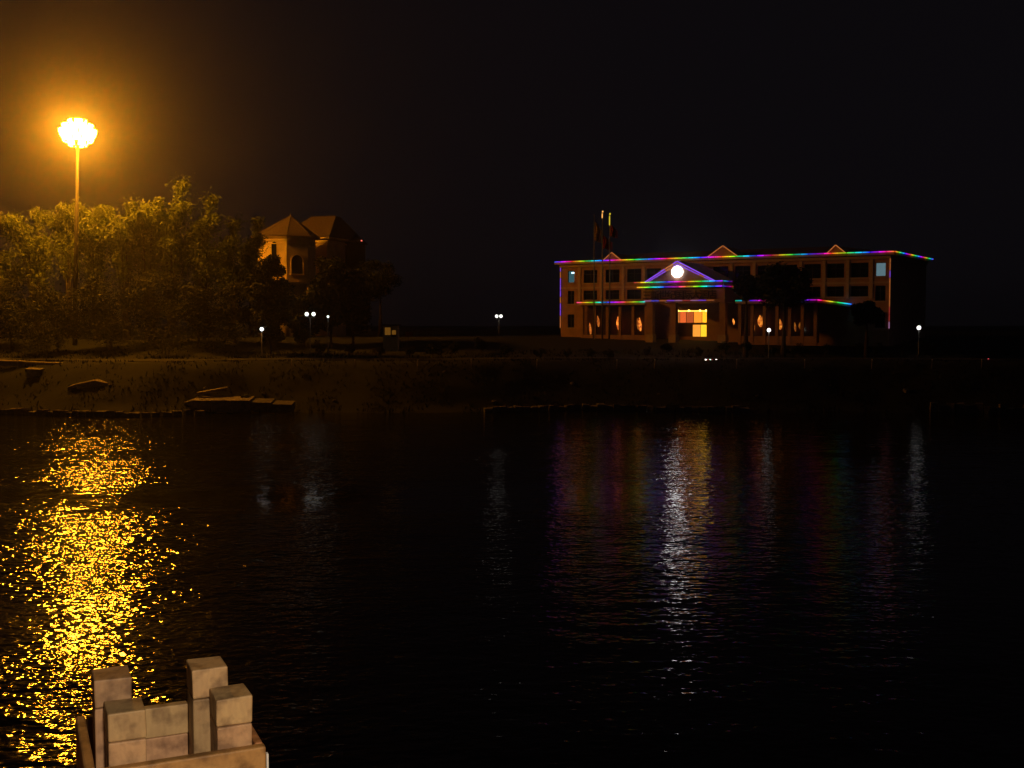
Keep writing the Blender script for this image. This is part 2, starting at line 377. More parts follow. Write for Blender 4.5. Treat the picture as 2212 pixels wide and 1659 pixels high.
# pilasters between the bays
for c in (1252, 1299, 1346.5, 1391, 1580, 1629, 1679, 1729.5, 1780, 1831, 1882):
    a = sw(c); MB().box((a - .22, tw - .12, 11.5), (a + .22, tw - .004, EZ - .86), B).build('pilaster', M['trim'], hotel)
MB().box((s0, tw - .1, 13.42), (s1, tw - .003, 13.7), B).build('string_course', M['trim'], hotel)
M['lit1'] = emis('blue_lit_room', (.035, .095, .11), 1.0)
M['lit2'] = emis('grey_lit_room', (.10, .17, .2), 1.0)
M['spot'] = emis('ceiling_lamp', (.6, .9, 1), 2.5)
def add_window(par, a, b_, c, d, t, pane_mat, mull=True, name='window'):
    f = MB(); w_ = .07
    for q in ((a, a + w_, c, d), (b_ - w_, b_, c, d), (a + w_, b_ - w_, c, c + w_), (a + w_, b_ - w_, d - w_, d)):
        f.box((q[0], t + .14, q[2]), (q[1], t + .22, q[3]), B)
    if mull:
        mid_ = (a + b_) / 2; f.box((mid_ - .03, t + .145, c + w_), (mid_ + .03, t + .215, d - w_), B); zz = c + (d - c) * .66; f.box((a + w_, t + .15, zz - .03), (b_ - w_, t + .21, zz + .03), B)
    fr = f.build(name, M['dark'], par)
    MB().box((a + .02, t + .235, c + .02), (b_ - .02, t + .26, d - .02), B).build('pane', pane_mat, fr)
    return fr
for a, b_, c, d, k in wins:
    if k == 9: continue
    fr = add_window(hotel, a, b_, c, d, tw, {0: M['glass'], 1: M['lit1'], 2: M['lit2']}[k], k == 0)
    if k == 1:
        fr['label'] = 'narrow lit window with a bright ceiling lamp'
        MB().box((a + .5, tw + .2, d - .42), (a + .98, tw + .23, d - .2), B).build('ceiling_lamp', M['spot'], fr)
    if k == 2: fr['label'] = 'narrow window glowing pale blue at the outer corner'
    MB().box((a - .12, tw - .14, c - .14), (b_ + .12, tw - .002, c - .002), B).build('window_sill', M['trim'], hotel)

# LED tubes
PER = .95 * (F(1347, 563, 0)[0] - F(1240, 564, 0)[0])
def tube(par, a, b_, ca, cb, r=.072, k=1.0, name='light_tube'):
    m = MB().tube([a, b_], r, 6); n = 6
    cols = [tuple(x * k for x in ca)] * n + [tuple(x * k for x in cb)] * n
    return m.build(name, M['led'], par, colors=cols)
def hcol(h):
    r_, g_, b_ = colorsys.hsv_to_rgb(h % 1, .93, 1)
    return (r_ ** 1.6 * (.9), g_ ** 1.6 * .75, b_ ** 1.6 * 1.1)
def rainbow(par, p0, p1, h0, period=None, k=1.0, piece=1.0, r=.072, drop=0):
    p0, p1 = Vector(p0), Vector(p1); ln = (p1 - p0).length; n = max(1, round(ln / piece)); d = (p1 - p0) / n
    per = period or PER
    for i in range(n):
        if random.random() < drop: continue
        a = p0 + d * (i + .04); b_ = p0 + d * (i + .95); kk = k * random.choice((1.15, 1, 1, .6, .85, .4))
        tube(par, a, b_, hcol(h0 + (i + .05) * ln / n / per), hcol(h0 + (i + .95) * ln / n / per), r, kk)
rainbow(hotel, B((0, -.06, EZ)), B((LEN, -.06, EZ)), .62)
rainbow(hotel, B((LEN + .06, 0, EZ)), B((LEN + .06, DEP, EZ)), .02, PER * 1.0, .8)
def listed(par, p0, p1, cols, k=1., r=.07):
    p0, p1 = Vector(p0), Vector(p1); n = len(cols); d = (p1 - p0) / n
    for i, c in enumerate(cols): tube(par, p0 + d * (i + .04), p0 + d * (i + .96), c, c, r, k)
VI = (.28, .08, .9); OR = (.55, .16, .035); PK = (.5, .22, .45); BL = (.08, .08, 1.0); RD = (.4, .04, .03)
zb = 7.5
listed(hotel, B((s0 - .05, tw - .1, zb)), B((s0 - .05, tw - .1, EZ - .5)), [OR, OR, VI, VI, OR, VI, VI, VI, OR, VI][::1], .55)
listed(hotel, B((s1 + .05, tw - .1, zb)), B((s1 + .05, tw - .1, EZ - .5)), [PK, RD, RD, OR, OR, OR, OR, VI, OR, OR], .4)

# gabled dormers with orange outline
for (xa, xb, xm, yb, ya) in ((1303, 1342, 1322, 563, 546.5), (1528, 1594, 1562, 555.5, 532), (1786, 1827, 1805.5, 548, 530.5)):
    t = .35; a = F(xa, yb, t)[0]; b_ = F(xb, yb, t)[0]; mid_ = F(xm, ya, t); zb_ = EZ + .02
    g = MB(); A_, B_, C_ = (a, zb_), (b_, zb_), mid_
    f0 = [B((q[0], t, q[1])) for q in (A_, B_, C_)]; f1 = [B((q[0], t + 4.5, q[1])) for q in (A_, B_, C_)]
    g.face(f0); g.face(f1[::-1])
    for i in range(3): g.face([f0[i], f0[(i + 1) % 3], f1[(i + 1) % 3], f1[i]])
    d = g.build('dormer', M['wall'], hotel)
    for e0 in (f0[0], f0[1]):
        tip = f0[2] + Vector((0, 0, .08)); off = NF * .12 if NF.y < 0 else -NF * .12
        listed(d, e0 + off, tip + off, [OR] * 3, .62, .065)

# portico with gable, disc and lettering
TP = -8.0
def FP(px, py): return F(px, py, TP)
pa = FP(1369, 612); pb = FP(1562, 606); pz_top = (pa[1] + pb[1]) / 2
pc = FP(1373, 621.5); pz2 = (pc[1] + FP(1560, 617)[1]) / 2
fa, fb = FP(1389, 640)[0], FP(1561, 640)[0]; fz0 = (FP(1400, 651)[1] + FP(1540, 647)[1]) / 2
MB().box((pa[0], TP, pz_top - .3), (pb[0], -.01, pz_top), B).build('portico_roof', M['trim'], hotel)
MB().box((pc[0], TP + .35, pz2 - .12), (pb[0] - .2, -.02, pz_top - .31), B).build('portico_cornice', M['trim'], hotel)
MB().box((fa, TP + .7, fz0 - .25), (fb, tw - .01, pz2 - .13), B).build('portico_fascia', M['wall'], hotel)
apx = FP(1462, 564); ga, gb = FP(1391, 607)[0], FP(1545, 604)[0]
g = MB(); f0 = [B((ga, TP + .3, pz_top + .02)), B((gb, TP + .3, pz_top + .02)), B((apx[0], TP + .3, apx[1]))]; f1 = [v + V * 7.7 for v in f0]
g.face(f0); g.face(f1[::-1])
for i in range(3): g.face([f0[i], f0[(i + 1) % 3], f1[(i + 1) % 3], f1[i]])
gable = g.build('gable', M['wall'], hotel)
for i in (0, 1):
    for off_, kk in ((.0, .75), (.42, .6)):
        base_, tip = f0[i] - V * .2, f0[2] - V * .2
        sh = Vector((0, 0, -off_)); inn = (f0[1 - i] - f0[i]).normalized() * off_ * .9
        ln = 8; cols = [VI] * ln
        if i == 0: cols[5] = cols[6] = OR
        elif off_ > 0: cols[2] = OR
        listed(gable, base_ + inn, tip + sh, cols, kk, .075)
dc = FP(1462, 587); dz_ = []
disc = MB(); rr = 12.3 * 150.5 / FPX
cc = B((dc[0], TP + .05, dc[1])); k_ = 36
ringf = [cc + U * rr * math.cos(2 * math.pi * q / k_) + Vector((0, 0, rr * math.sin(2 * math.pi * q / k_))) for q in range(k_)]
ringb = [v + V * .2 for v in ringf]
disc.face(ringf); disc.face(ringb[::-1])
for q in range(k_): disc.face([ringf[q], ringb[q], ringb[(q + 1) % k_], ringf[(q + 1) % k_]])
dd = disc.build('round_light', M['disc'], gable)
rainbow(hotel, B((pa[0], TP - .06, pz_top + .03)), B((pb[0], TP - .06, pz_top + .03)), .97, PER * .93)
rainbow(hotel, B((pb[0] + .05, TP, pz_top + .03)), B((pb[0] + .05, -.5, pz_top + .03)), .45, PER, .35, drop=.15)
rainbow(hotel, B((pc[0], TP + .25, pz2)), B((pb[0] - .2, TP + .25, pz2)), 1.08, PER * .95)
rainbow(hotel, B((pb[0] - .15, TP + .3, pz2)), B((pb[0] - .15, -.5, pz2)), .6, PER, .35, drop=.15)
listed(hotel, B((fa - .2, TP + .6, fz0)), B((fb - 1.4, TP + .6, fz0)), [PK, BL, OR, VI, PK, RD, PK, VI, OR], .42, .07)
for c, dim in ((1397, 0), (1447, 1), (1554, 1)):
    a = FP(c, 680)[0]
    MB().box((a - .42, TP + .9, Z0 - .6), (a + .42, TP + 1.7, fz0 - .26), B).build('column', M['wall'], hotel)
    MB().box((a - .55, TP + .78, Z0 - .6), (a + .55, TP + 1.82, Z0 + .5), B).build('column_base', M['trim'], hotel)
# lettering
try:
    import os
    fp = os.path.join(bpy.utils.system_resource('DATAFILES'), 'fonts', 'Noto Sans CJK Regular.woff2')
    txt = '三新世纪国际大酒店'
    sgn = None
    for i, ch in enumerate(txt):
        cu = bpy.data.curves.new('letter', 'FONT'); cu.body = ch; cu.size = 1.35; cu.extrude = .05; cu.offset = .018; cu.align_x = 'CENTER'
        cu.resolution_u = 3
        tmp = bpy.data.objects.new('letter_tmp', cu); sc.collection.objects.link(tmp)
        dg = bpy.context.evaluated_depsgraph_get(); me = bpy.data.meshes.new_from_object(tmp.evaluated_get(dg)); bpy.data.objects.remove(tmp)
        ps = FP(1393 + 17.6 * i, 640); s_, z_ = ps[0], (fz0 + .28)
        ang = math.atan2(U.y, U.x)
        lo = bpy.data.objects.new('letter', me); sc.collection.objects.link(lo); me.materials.clear(); me.materials.append(M['letter'])
        lo.parent = hotel; lo.location = B((s_, TP + .62, z_)) - hotel.location; lo.rotation_euler = (R(90), 0, ang)
except Exception as ex:
    print('lettering', ex)

# low wings with canopies; curtained windows glowing behind
def curtain(par, px, py0, py1, wpx, t, st, lean=0, colr=(1, .33, .05)):
    """a gathered curtain lit from the room behind it, standing a hand's breadth behind the glass"""
    s_, zt_ = F(px, py0, t); zb_ = F(px, py1, t)[1]; hw = wpx / 2 * 158 / FPX * 1.08
    ang = R(random.uniform(-4, 4)); m = MB(); n = 7; k = 8
    prof = [.12, .45, .75, .95, 1.0, .9, .65, .3]
    for j in range(n):
        for q in range(k):
            rows = []
            for jj in (j, j + 1):
                for qq in (q, q + 1):
                    f_ = jj / n; ww = hw * prof[jj]; x = s_ + lean * f_ + ww * (2 * qq / k - 1); zz = zt_ + (zb_ - zt_) * f_
                    rows.append(B((x, t + .05 * math.cos(qq * 2.4), zz)))
            m.face([rows[0], rows[1], rows[3], rows[2]])
    key = 'cur%.2f_%.2f' % (st, colr[1])
    if key not in M:
        M[key] = emis('lit_curtain', colr, st * 1.9)
        N = M[key].node_tree.nodes; Lk = M[key].node_tree.links; e = [n_ for n_ in N if n_.type == 'EMISSION'][0]
        nz_ = N.new('ShaderNodeTexNoise'); nz_.inputs['Scale'].default_value = 3; tc = N.new('ShaderNodeTexCoord'); Lk.new(tc.outputs['Object'], nz_.inputs['Vector'])
        cr = N.new('ShaderNodeValToRGB'); cr.color_ramp.elements[0].position = .35; cr.color_ramp.elements[1].position = .65
        cr.color_ramp.elements[0].color = (colr[0] * .35, colr[1] * .18, .01, 1); cr.color_ramp.elements[1].color = (*colr, 1)
        Lk.new(nz_.outputs['Fac'], cr.inputs[0]); Lk.new(cr.outputs[0], e.inputs[0])
    m.build('curtain', M[key], par)
clear = bpy.data.materials.new('clear_glass'); clear.use_nodes = True; N = clear.node_tree.nodes; N.clear()
g1 = N.new('ShaderNodeBsdfGlossy'); g1.inputs['Roughness'].default_value = .1; t1 = N.new('ShaderNodeBsdfTransparent'); t1.inputs[0].default_value = (.85, .83, .8, 1)
mx = N.new('ShaderNodeMixShader'); mx.inputs[0].default_value = .06; oo = N.new('ShaderNodeOutputMaterial')
clear.node_tree.links.new(t1.outputs[0], mx.inputs[1]); clear.node_tree.links.new(g1.outputs[0], mx.inputs[2]); clear.node_tree.links.new(mx.outputs[0], oo.inputs[0])
M['clear'] = clear
M['inner'] = mat('room_wall', (.10, .05, .04), .9, .2, 2)
def wing(a0, a1, t, ztop, bays, label):
    """one storey glazed front at depth t, with piers, glass and room behind"""
    wg = MB(); wg.box((a0, t + .01, ztop - .9), (a1, -.03 + tw, ztop - .45), B)
    n = bays; st = (a1 - a0) / n
    for i in range(n + 1):
        c = a0 + st * i; wg.box((c - .2, t, Z0 - .8), (c + .2, t + .4, ztop - .901), B)
    wg.box((a0 + .2, t + .05, Z0 - .8), (a1 - .2, t + .35, Z0 + .35), B)
    w1 = wg.build('wing_front', M['wall'], hotel); w1['label'] = label
    MB().box((a0, t + 1.6, Z0 - .5), (a1, t + 1.7, ztop - .91), B).build('room_wall', M['inner'], hotel)
    for i in range(n):
        x0 = a0 + st * i + .21; x1 = a0 + st * (i + 1) - .21
        fr = MB()
        for q in ((x0, x0 + .06, Z0 + .36, ztop - .91), (x1 - .06, x1, Z0 + .36, ztop - .91), (x0 + .06, x1 - .06, ztop - 1.9, ztop - 1.83), (x0 + .06, x1 - .06, Z0 + .36, Z0 + .42)):
            fr.box((q[0], t + .12, q[2]), (q[1], t + .2, q[3]), B)
        f_ = fr.build('window', M['dark'], hotel)
        MB().box((x0 + .06, t + .15, Z0 + .42), (x1 - .06, t + .165, ztop - .92), B).build('pane', M['clear'], f_)
TL = -3.0; la, lb = F(1246, 653, TL)[0], F(1394, 653, TL)[0]; zl = (F(1246, 653, TL)[1] + F(1390, 652.5, TL)[1]) / 2
wing(la + .5, lb - .2, TL + .6, zl + .45, 5, 'glazed ground floor wing with curtains left of the portico')
MB().box((la, TL, zl - .4), (lb, tw - .01, zl - .02), B).build('canopy', M['trim'], hotel)
rainbow(hotel, B((la, TL - .06, zl)), B((lb, TL - .06, zl)), .93, PER * .92)
TR = -8.0; ra, rb = F(1588, 650, TR)[0], F(1765, 646, TR)[0]; zr_ = (F(1588, 651, TR)[1] + F(1765, 646, TR)[1]) / 2
wing(ra + .4, rb - .4, TR + .6, zr_ + .45, 6, 'glazed ground floor wing with curtains right of the portico')
MB().box((ra, TR, zr_ - .4), (rb, tw - .01, zr_ - .02), B).build('canopy', M['trim'], hotel)
rainbow(hotel, B((ra, TR - .06, zr_)), B((rb, TR - .06, zr_)), .38, PER * .92, .75, drop=.08)
e1 = F(1838, 657, tw - .1)
MB().face([(0, 0, 0)] * 3) if False else None
cpy = MB(); q0, q1 = B((rb, TR, zr_)), B((e1[0], tw - .1, e1[1])); q2 = B((rb, tw - .1, zr_))
cpy.face([q0, q1, q2]); dn = Vector((0, 0, -.35)); cpy.face([q2 + dn, q1 + dn, q0 + dn]); cpy.face([q0, q0 + dn, q1 + dn, q1]); cpy.face([q1, q1 + dn, q2 + dn, q2])
cpy.build('canopy', M['trim'], hotel)
rainbow(hotel, q0 + NF * -.0 + Vector((.06, -.06, 0)), q1 + Vector((.06, -.06, 0)), .9, PER * 1.6, .9)
tc_ = TL + 1.5
for c in ((1273.5, 697, 722, 5.0, .8), (1290.5, 682, 706, 7, .55), (1334.5, 684, 713, 9.5, 1.5), (1376.5, 687, 712, 5, .35), (1381, 686, 715, 7, 1.2)):
    curtain(hotel, c[0], c[1], c[2], c[3], tc_, c[4], lean=.18, colr=(1, .30, .035))
tc_ = TR + 1.5
for c in ((1583.5, 688, 701, 4, 1.0), (1597, 682, 694, 5, .4), (1626, 693, 717, 6, .6), (1641.5, 681, 706, 11, 1.0), (1647.5, 684, 707, 9, .5), (1684, 689, 712, 8, .7), (1692.5, 700, 716, 7, .22), (1716.5, 696, 716, 4, .3), (1730, 694, 714, 11, .2)):
    curtain(hotel, c[0], c[1], c[2], c[3], tc_, c[4], lean=.12, colr=(1, .34, .04))
# lobby glazing, lit from inside
zq = F(1490, 673.5)[1]; zm0 = F(1500, 698.5)[1]; zm1 = F(1500, 701.5)[1]
zz1 = F(1490, 697)[1]
M['lb_top'] = emis('lobby_ceiling_light', (1, .46, .06), 3)
M['lb_spot'] = emis('lobby_downlight', (1, .75, .15), 4)
cols = [(.32, .09, .015), (.46, .075, .015), (.26, .045, .01), (.62, .19, .015), (.85, .36, .015)]
edges = [1461, 1467, 1481, 1497, 1515, 1526.5]
lobby = MB().box((lob[0], tw + .24, lobz[1] - .08), (lob[1], tw + .34, lobz[1]), B).build('lobby_front', M['dark'], hotel)
lobby['label'] = 'glazed lobby front glowing orange under the portico'
for i in range(5):
    a, b_ = F(edges[i], 685)[0] + .03, F(edges[i + 1], 685)[0] - .03
    MB().box((a, tw + .27, zz1), (b_, tw + .29, zq), B).build('pane', emis('lobby_pane', cols[i], 1.9), lobby)
    MB().box((b_, tw + .23, zz1), (b_ + .06, tw + .3, zq), B).build('mullion', M['inner'], lobby)
MB().box((lob[0] + .05, tw + .26, zq + .03), (lob[1] - .02, tw + .29, lobz[1] - .1), B).build('ceiling_light', M['lb_top'], lobby)
for c in (1463, 1487, 1511, 1524):
    a = F(c, 672)[0]; MB().ball(B((a, tw + .2, zq + .16)), .16, 8).build('downlight', M['lb_spot'], lobby, True)
for e0, e2, cl in ((1495, 1511, (.75, .26, .03)), (1512, 1526, (.9, .5, .02))):
    a, b_ = F(e0, 710)[0], F(e2, 710)[0]
    MB().box((a, tw + .27, lobz[0]), (b_, tw + .29, zm1), B).build('glass_door', emis('lobby_door_glow', cl, 1.5), lobby)
a, b_ = lob[0], F(1494.5, 710)[0]
MB().box((a, tw + .25, lobz[0]), (b_, tw + .29, zm0 - .02), B).build('door_panel', M['inner'], lobby)
MB().box((lob[0], tw + .24, zm1 + .01), (lob[1], tw + .3, zz1 - .01), B).build('transom', M['inner'], lobby)

# ------------------------------------------------------------------ flagpoles
FLG = (M['flag_b'], M['flag_a'], M['flag_a'])
M['tip_a'] = emis('warm_tip_glint', (1, .45, .1), 1.6); M['tip_b'] = emis('yellow_tip_glint', (1, .75, .04), .9)  # light reflected by the pole tips, put in as emission
for i, (px, py, fl, lab) in enumerate(((1283.7, 466, (470, 520), 'flagpole with unlit tip and a limp tan flag'), (1301.9, 459, (500, 536), 'tallest flagpole, orange glint at its tip and a hanging dark red flag'), (1317.7, 464, (476, 510), 'flagpole with yellow glint at its tip and a limp dark red flag'))):
    D = 152 - i * 1.5; top = P(px, py, D)
    f = empty('flagpole', (top.x, top.y, 6.0), lab, 'flagpole', 'flagpoles before the outlined building')
    MB().tube([(top.x, top.y, 6.0), (top.x, top.y, top.z)], [.11, .05], 8).build('pole', M['metal'], f, True)
    MB().ball((top.x, top.y, top.z + .12), .11, 8).build('finial', M['metal'] if i == 0 else (M['tip_a'], M['tip_b'])[i - 1], f, True)
    if i: MB().tube([(top.x - .07, top.y - .1, top.z - .15), (top.x - .07, top.y - .1, top.z - (.75 if i == 1 else 1.4))], .06, 6).build('tip_glint', (M['tip_a'], M['tip_b'])[i - 1], f)
    m = MB(); z1 = P(px, fl[0] + 8, D).z; z0 = P(px, fl[1], D).z; n, k = 8, 6
    for j in range(n):
        for q in range(k):
            r_ = []
            for jj in (j, j + 1):
                for qq in (q, q + 1):
                    ww = 1.0 * (.35 + .65 * min(1, jj / 3)) * (1 if i != 1 else 1.3); r_.append((top.x + .06 + ww * qq / k, top.y + .16 * math.sin(qq * 2.1 + jj * .3), z1 + (z0 - z1) * jj / n - .35 * qq / k))
            m.face([r_[0], r_[1], r_[3], r_[2]])
    m.build('flag', FLG[i], f, True)

# ------------------------------------------------------------------ ochre tower house
DT = 175.0; KT = DT / 150; pm = DT / FPX
tc = P(619, 702, DT); TX, TY = tc.x, tc.y
def zat(py, D=DT): return P(619, py, D).z
tower = empty('ochre_tower', (TX, TY, 6.1), 'ochre octagonal tower with tiled peaked roof and arched window beside the bamboo', 'tower')
th = [R(-90 + a) for a in (13, 58, 103, 148, 193, 238, 283, 328)]
def ring(r, z): return [Vector((TX + KT * r * math.cos(a), TY + KT * r * math.sin(a), z)) for a in th]
def prism(name, r0, z0, r1, z1, mt, cap=True):
    m = MB(); a, b_ = ring(r0, z0), ring(r1, z1)
    for i in range(8): m.face([a[i], a[(i + 1) % 8], b_[(i + 1) % 8], b_[i]])
    if cap: m.face(a[::-1]); m.face(b_)
    return m.build(name, mt, tower)
ze = zat(514); zl_ = zat(611)
prism('wall', 3.95, zl_, 3.95, ze - .3, M['yellow'])
prism('lower_wall', 3.2, 5.5, 3.2, zl_ - .3, M['yellow'])
prism('cornice', 4.12, zl_ - .29, 4.2, zl_ - .01, M['yellow'])
prism('cornice', 4.1, ze - 1.25, 4.14, ze - 1.1, M['yellow'])
prism('cornice', 4.1, ze - .8, 4.2, ze - .62, M['yellow'])
prism('cornice', 4.25, ze - .29, 4.5, ze - .02, M['yellow'])
m = MB(); a = ring(4.62, ze); ap = Vector((TX + .8, TY, zat(466)))
for i in range(8): m.face([a[i], a[(i + 1) % 8], ap])
m.face(a[::-1]); rf = m.build('roof', M['yroof'], tower)
for i in range(8): MB().tube([a[i], ap], .07, 5).build('hip_ridge', M['yroof'], rf)
MB().tube([ap, ap + Vector((0, 0, .5))], [.12, .04], 6).build('finial', M['yroof'], rf)
for i in range(8):
    p = ring(3.75, 0)[i]; MB().tube([(p.x, p.y, 5.6), (p.x, p.y, zl_ - .3)], .34, 10).build('pillar', M['yellow'], tower, True)
def arch_window(i, r, uc, zc0, zspring, hw, trim=.16):
    A_, B_ = ring(r, 0)[i], ring(r, 0)[(i + 1) % 8]; ux = (B_ - A_).normalized(); nn = Vector((ux.y, -ux.x, 0))
    if nn.dot(A_ - Vector((TX, TY, 0))) < 0: nn = -nn
    c = (A_ + B_) / 2 + ux * uc
    def q(u_, z, o): return Vector((c.x, c.y, 0)) + ux * u_ + nn * o + Vector((0, 0, z))
    pts = [(-hw, zc0), (hw, zc0)] + [(hw * math.cos(t), zspring + hw * math.sin(t)) for t in [math.pi * j / 14 for j in range(15)]]
    out = [(-hw - trim, zc0), (hw + trim, zc0)] + [((hw + trim) * math.cos(t), zspring + (hw + trim) * math.sin(t)) for t in [math.pi * j / 14 for j in range(15)]]
    m = MB(); n = len(pts)
    for j in range(1, n):
        j2 = (j + 1) % n
        if j2 == 0 and False: continue
        m.face([q(*out[j], .14), q(*out[j2], .14), q(*pts[j2], .14), q(*pts[j], .14)])
        m.face([q(*out[j], .14), q(*out[j2], .14), q(*out[j2], 0), q(*out[j], 0)]); m.face([q(*pts[j], .14), q(*pts[j2], .14), q(*pts[j2], .01), q(*pts[j], .01)])
    w_ = m.build('arched_window', M['yellow'], tower)
    g_ = MB(); g_.face([q(*p, .02) for p in pts]); g_.build('pane', M['glass'], w_)
    MB().box((0, 0, 0), (1, 1, 1), lambda p: q(-hw - .3 + p[0] * (2 * hw + .6), zc0 - .16 + p[2] * .15, p[1] * .3)).build('sill', M['yellow'], w_)
arch_window(0, 3.95, -.05, zat(594), zat(567), .95)
arch_window(7, 3.95, -.2, zat(560), zat(532), .42, .08)
# wing behind the tower
hx = P(668, 702, 184)
house = empty('ochre_house', (hx.x, hx.y, 6.1), 'ochre house with hipped tile roof rising behind the octagonal tower', 'house')
ha = R(-20)
def H(p): return Vector((hx.x + 1.16 * (p[0] * math.cos(ha) - p[1] * math.sin(ha)), hx.y + 1.16 * (p[0] * math.sin(ha) + p[1] * math.cos(ha)), p[2]))
zhe = P(700, 513, 184).z; zhr = P(700, 463, 184).z
MB().box((-4.2, 0, 5.5), (3.0, 9, zhe - .5), H).build('wall', M['yellow'], house)
MB().box((-4.4, -.2, zhe - .95), (3.2, 9.2, zhe - .7), H).build('cornice', M['yellow'], house)
MB().box((-4.7, -.6, zhe - .3), (3.6, 9.6, zhe - .02), H).build('eaves', M['yellow'], house)
m = MB(); c = [H(p) for p in ((-4.9, -.8, zhe), (3.8, -.8, zhe), (3.8, 9.8, zhe), (-4.9, 9.8, zhe), (-1.8, 3.8, zhr), (2.3, 3.8, zhr), (2.3, 5.2, zhr), (-1.8, 5.2, zhr))]
for f in ((0, 1, 5, 4), (1, 2, 6, 5), (2, 3, 7, 6), (3, 0, 4, 7), (4, 5, 6, 7)): m.face([c[i] for i in f])
rf = m.build('roof', M['yroof'], house); MB().tube([c[4], c[5]], .1, 5).build('ridge_tile', M['yroof'], rf)
for s_ in (-1.5, 1.2):
    f_ = MB().box((s_ - .6, -.06, 10.8), (s_ + .6, -.004, 12.8), H).build('window', M['dark'], house); MB().box((s_ - .52, -.075, 10.88), (s_ + .52, -.062, 12.72), H).build('pane', M['glass'], f_)
# further dark house: red highlight on its eaves tip is a glowing ball
fx = P(762, 702, 188)
fh = empty('dark_house', (fx.x, fx.y, 6.1), 'unlit house with a small red glint at the corner of its eaves', 'house')
zf = P(785, 520, 188).z
MB().box((fx.x - 5.5, fx.y + .6, 5.5), (fx.x + 1.0, fx.y + 9, zf - .2)).build('wall', M['leaf_c'], fh)
m = MB(); c = [Vector(p) for p in ((fx.x - 6.2, fx.y, zf), (fx.x + 1.6, fx.y, zf), (fx.x + 1.6, fx.y + 9.6, zf), (fx.x - 6.2, fx.y + 9.6, zf), (fx.x - 3.2, fx.y + 4.8, zf + 2.0), (fx.x - .6, fx.y + 4.8, zf + 2.0))]
for f in ((0, 1, 5, 4), (1, 2, 5), (2, 3, 4, 5), (3, 0, 4)): m.face([c[i] for i in f])
m.face([c[3], c[2], c[1], c[0]]); m.build('roof', M['roof'], fh)
MB().ball((fx.x + 1.6, fx.y - .1, zf), .13, 8).build('eaves_glint', emis('red_eaves_glint', (1, .16, .1), 1.6), fh, True)

# ------------------------------------------------------------------ vegetation
def leaf_quad(m, c, sz, up=.4):
    a = Vector((random.gauss(0, 1), random.gauss(0, 1), random.gauss(0, up))).normalized(); b_ = a.cross(Vector((random.gauss(0, 1), random.gauss(0, 1), random.gauss(0, 1)))).normalized()
    l, w_ = sz * random.uniform(.7, 1.3), sz * random.uniform(.25, .45)
    n = len(m.v); m.v += [c - a * l / 2, c + b_ * w_ / 2, c + a * l / 2, c - b_ * w_ / 2]; m.f.append((n, n + 1, n + 2, n + 3))
def plumed_tree(x, y, H_, W_, label, group='bamboo clumps and trees under the mast', nplume=11, leaf=.5, nleaf=900, mk='leaf_a', name='bamboo_clump', cat='tree', base=None, lean=0, low=.25, spiky=False):
    z0 = gz(x, y) - .1; root = empty(name, (x, y, z0), label, cat, group)
    stem = MB(); crown = MB()
    for k in range(nplume):
        a = 2 * math.pi * k / nplume + random.uniform(-.3, .3); spread = W_ * random.uniform(.25, .55); top = H_ * random.uniform(.72, 1.0) if k else H_
        if spiky and k: top = H_ * (.5 + .4 * k / nplume); spread = W_ * random.uniform(.3, .5) * (1.25 - .75 * k / nplume)
        if k == 0: spread = W_ * .1
        b0 = Vector((x + .5 * math.cos(a), y + .5 * math.sin(a), z0)); pts = []
        for i in range(9):
            f = i / 8; r_ = spread * (f ** 2.0); zz = top * math.sin(min(1, f * 1.08) * math.pi / 2 * 1.12) if f > 0 else 0
            pts.append(b0 + Vector((r_ * math.cos(a) + lean * f * f, r_ * math.sin(a), zz)))
        stem.tube(pts[:7], [.10 * (1 - i / 9) + .02 for i in range(7)], 5, False)
        for _ in range(nleaf):
            f = random.uniform(low, 1) ** .85; i = min(7, int(f * 8)); p = pts[i].lerp(pts[i + 1], f * 8 - i)
            rad = (1.5 if spiky else 1) * W_ * .20 * (1.15 - f * .75) * (.55 + .45 * math.sin(f * 17 + k)) + .25
            v = Vector((random.gauss(0, 1), random.gauss(0, 1), random.gauss(0, .8))) * rad * .6
            leaf_quad(crown, p + v - Vector((0, 0, abs(random.gauss(0, .35)))), leaf, 1.0)
    stem.build('trunk', M['bark'], root); crown.build('crown', M[mk], root)
    return root
def round_tree(x, y, H_, W_, label, group, clumps=16, leaf=.34, nleaf=330, mk='leaf_b', name='broadleaf_tree', cat='tree', trunk=True, sq=.8, ch=None, z0=None):
    z0 = (gz(x, y) - .1) if z0 is None else z0; root = empty(name, (x, y, z0), label, cat, group)
    ch = ch or H_ * .62; zc = z0 + H_ - ch / 2; m = MB(); tr = MB()
    if trunk: tr.tube([(x, y, z0), (x + .1, y, z0 + (H_ - ch) * .7), (x, y, zc + ch * .2)], [.24 + H_ * .012, .18, .06], 8)
    for k in range(clumps):
        while True:
            v = Vector((random.uniform(-1, 1), random.uniform(-1, 1), random.uniform(-1, 1)))
            if v.length < 1: break
        c = Vector((x + v.x * W_ * .38, y + v.y * W_ * .38, zc + v.z * ch * .38)); r_ = W_ * random.uniform(.13, .24)
        if trunk and k % 2 == 0: tr.tube([(x, y, zc - ch * .25), c], [.08, .02], 5, False)
        for _ in range(nleaf):
            d = Vector((random.gauss(0, 1), random.gauss(0, 1), random.gauss(0, 1))).normalized() * r_ * random.uniform(.35, 1.08); d.z *= sq
            leaf_quad(m, c + d, leaf, .7)
    if trunk: tr.build('trunk', M['bark'], root)
    else: MB().tube([(x, y, z0), (x, y, zc)], [.07, .03], 5).build('trunk', M['bark'], root)
    m.build('crown', M[mk], root); return root
def at(px, py, D): p = P(px, py, D); return p.x, p.y, p.z
GB = 'bamboo and trees under the mast'
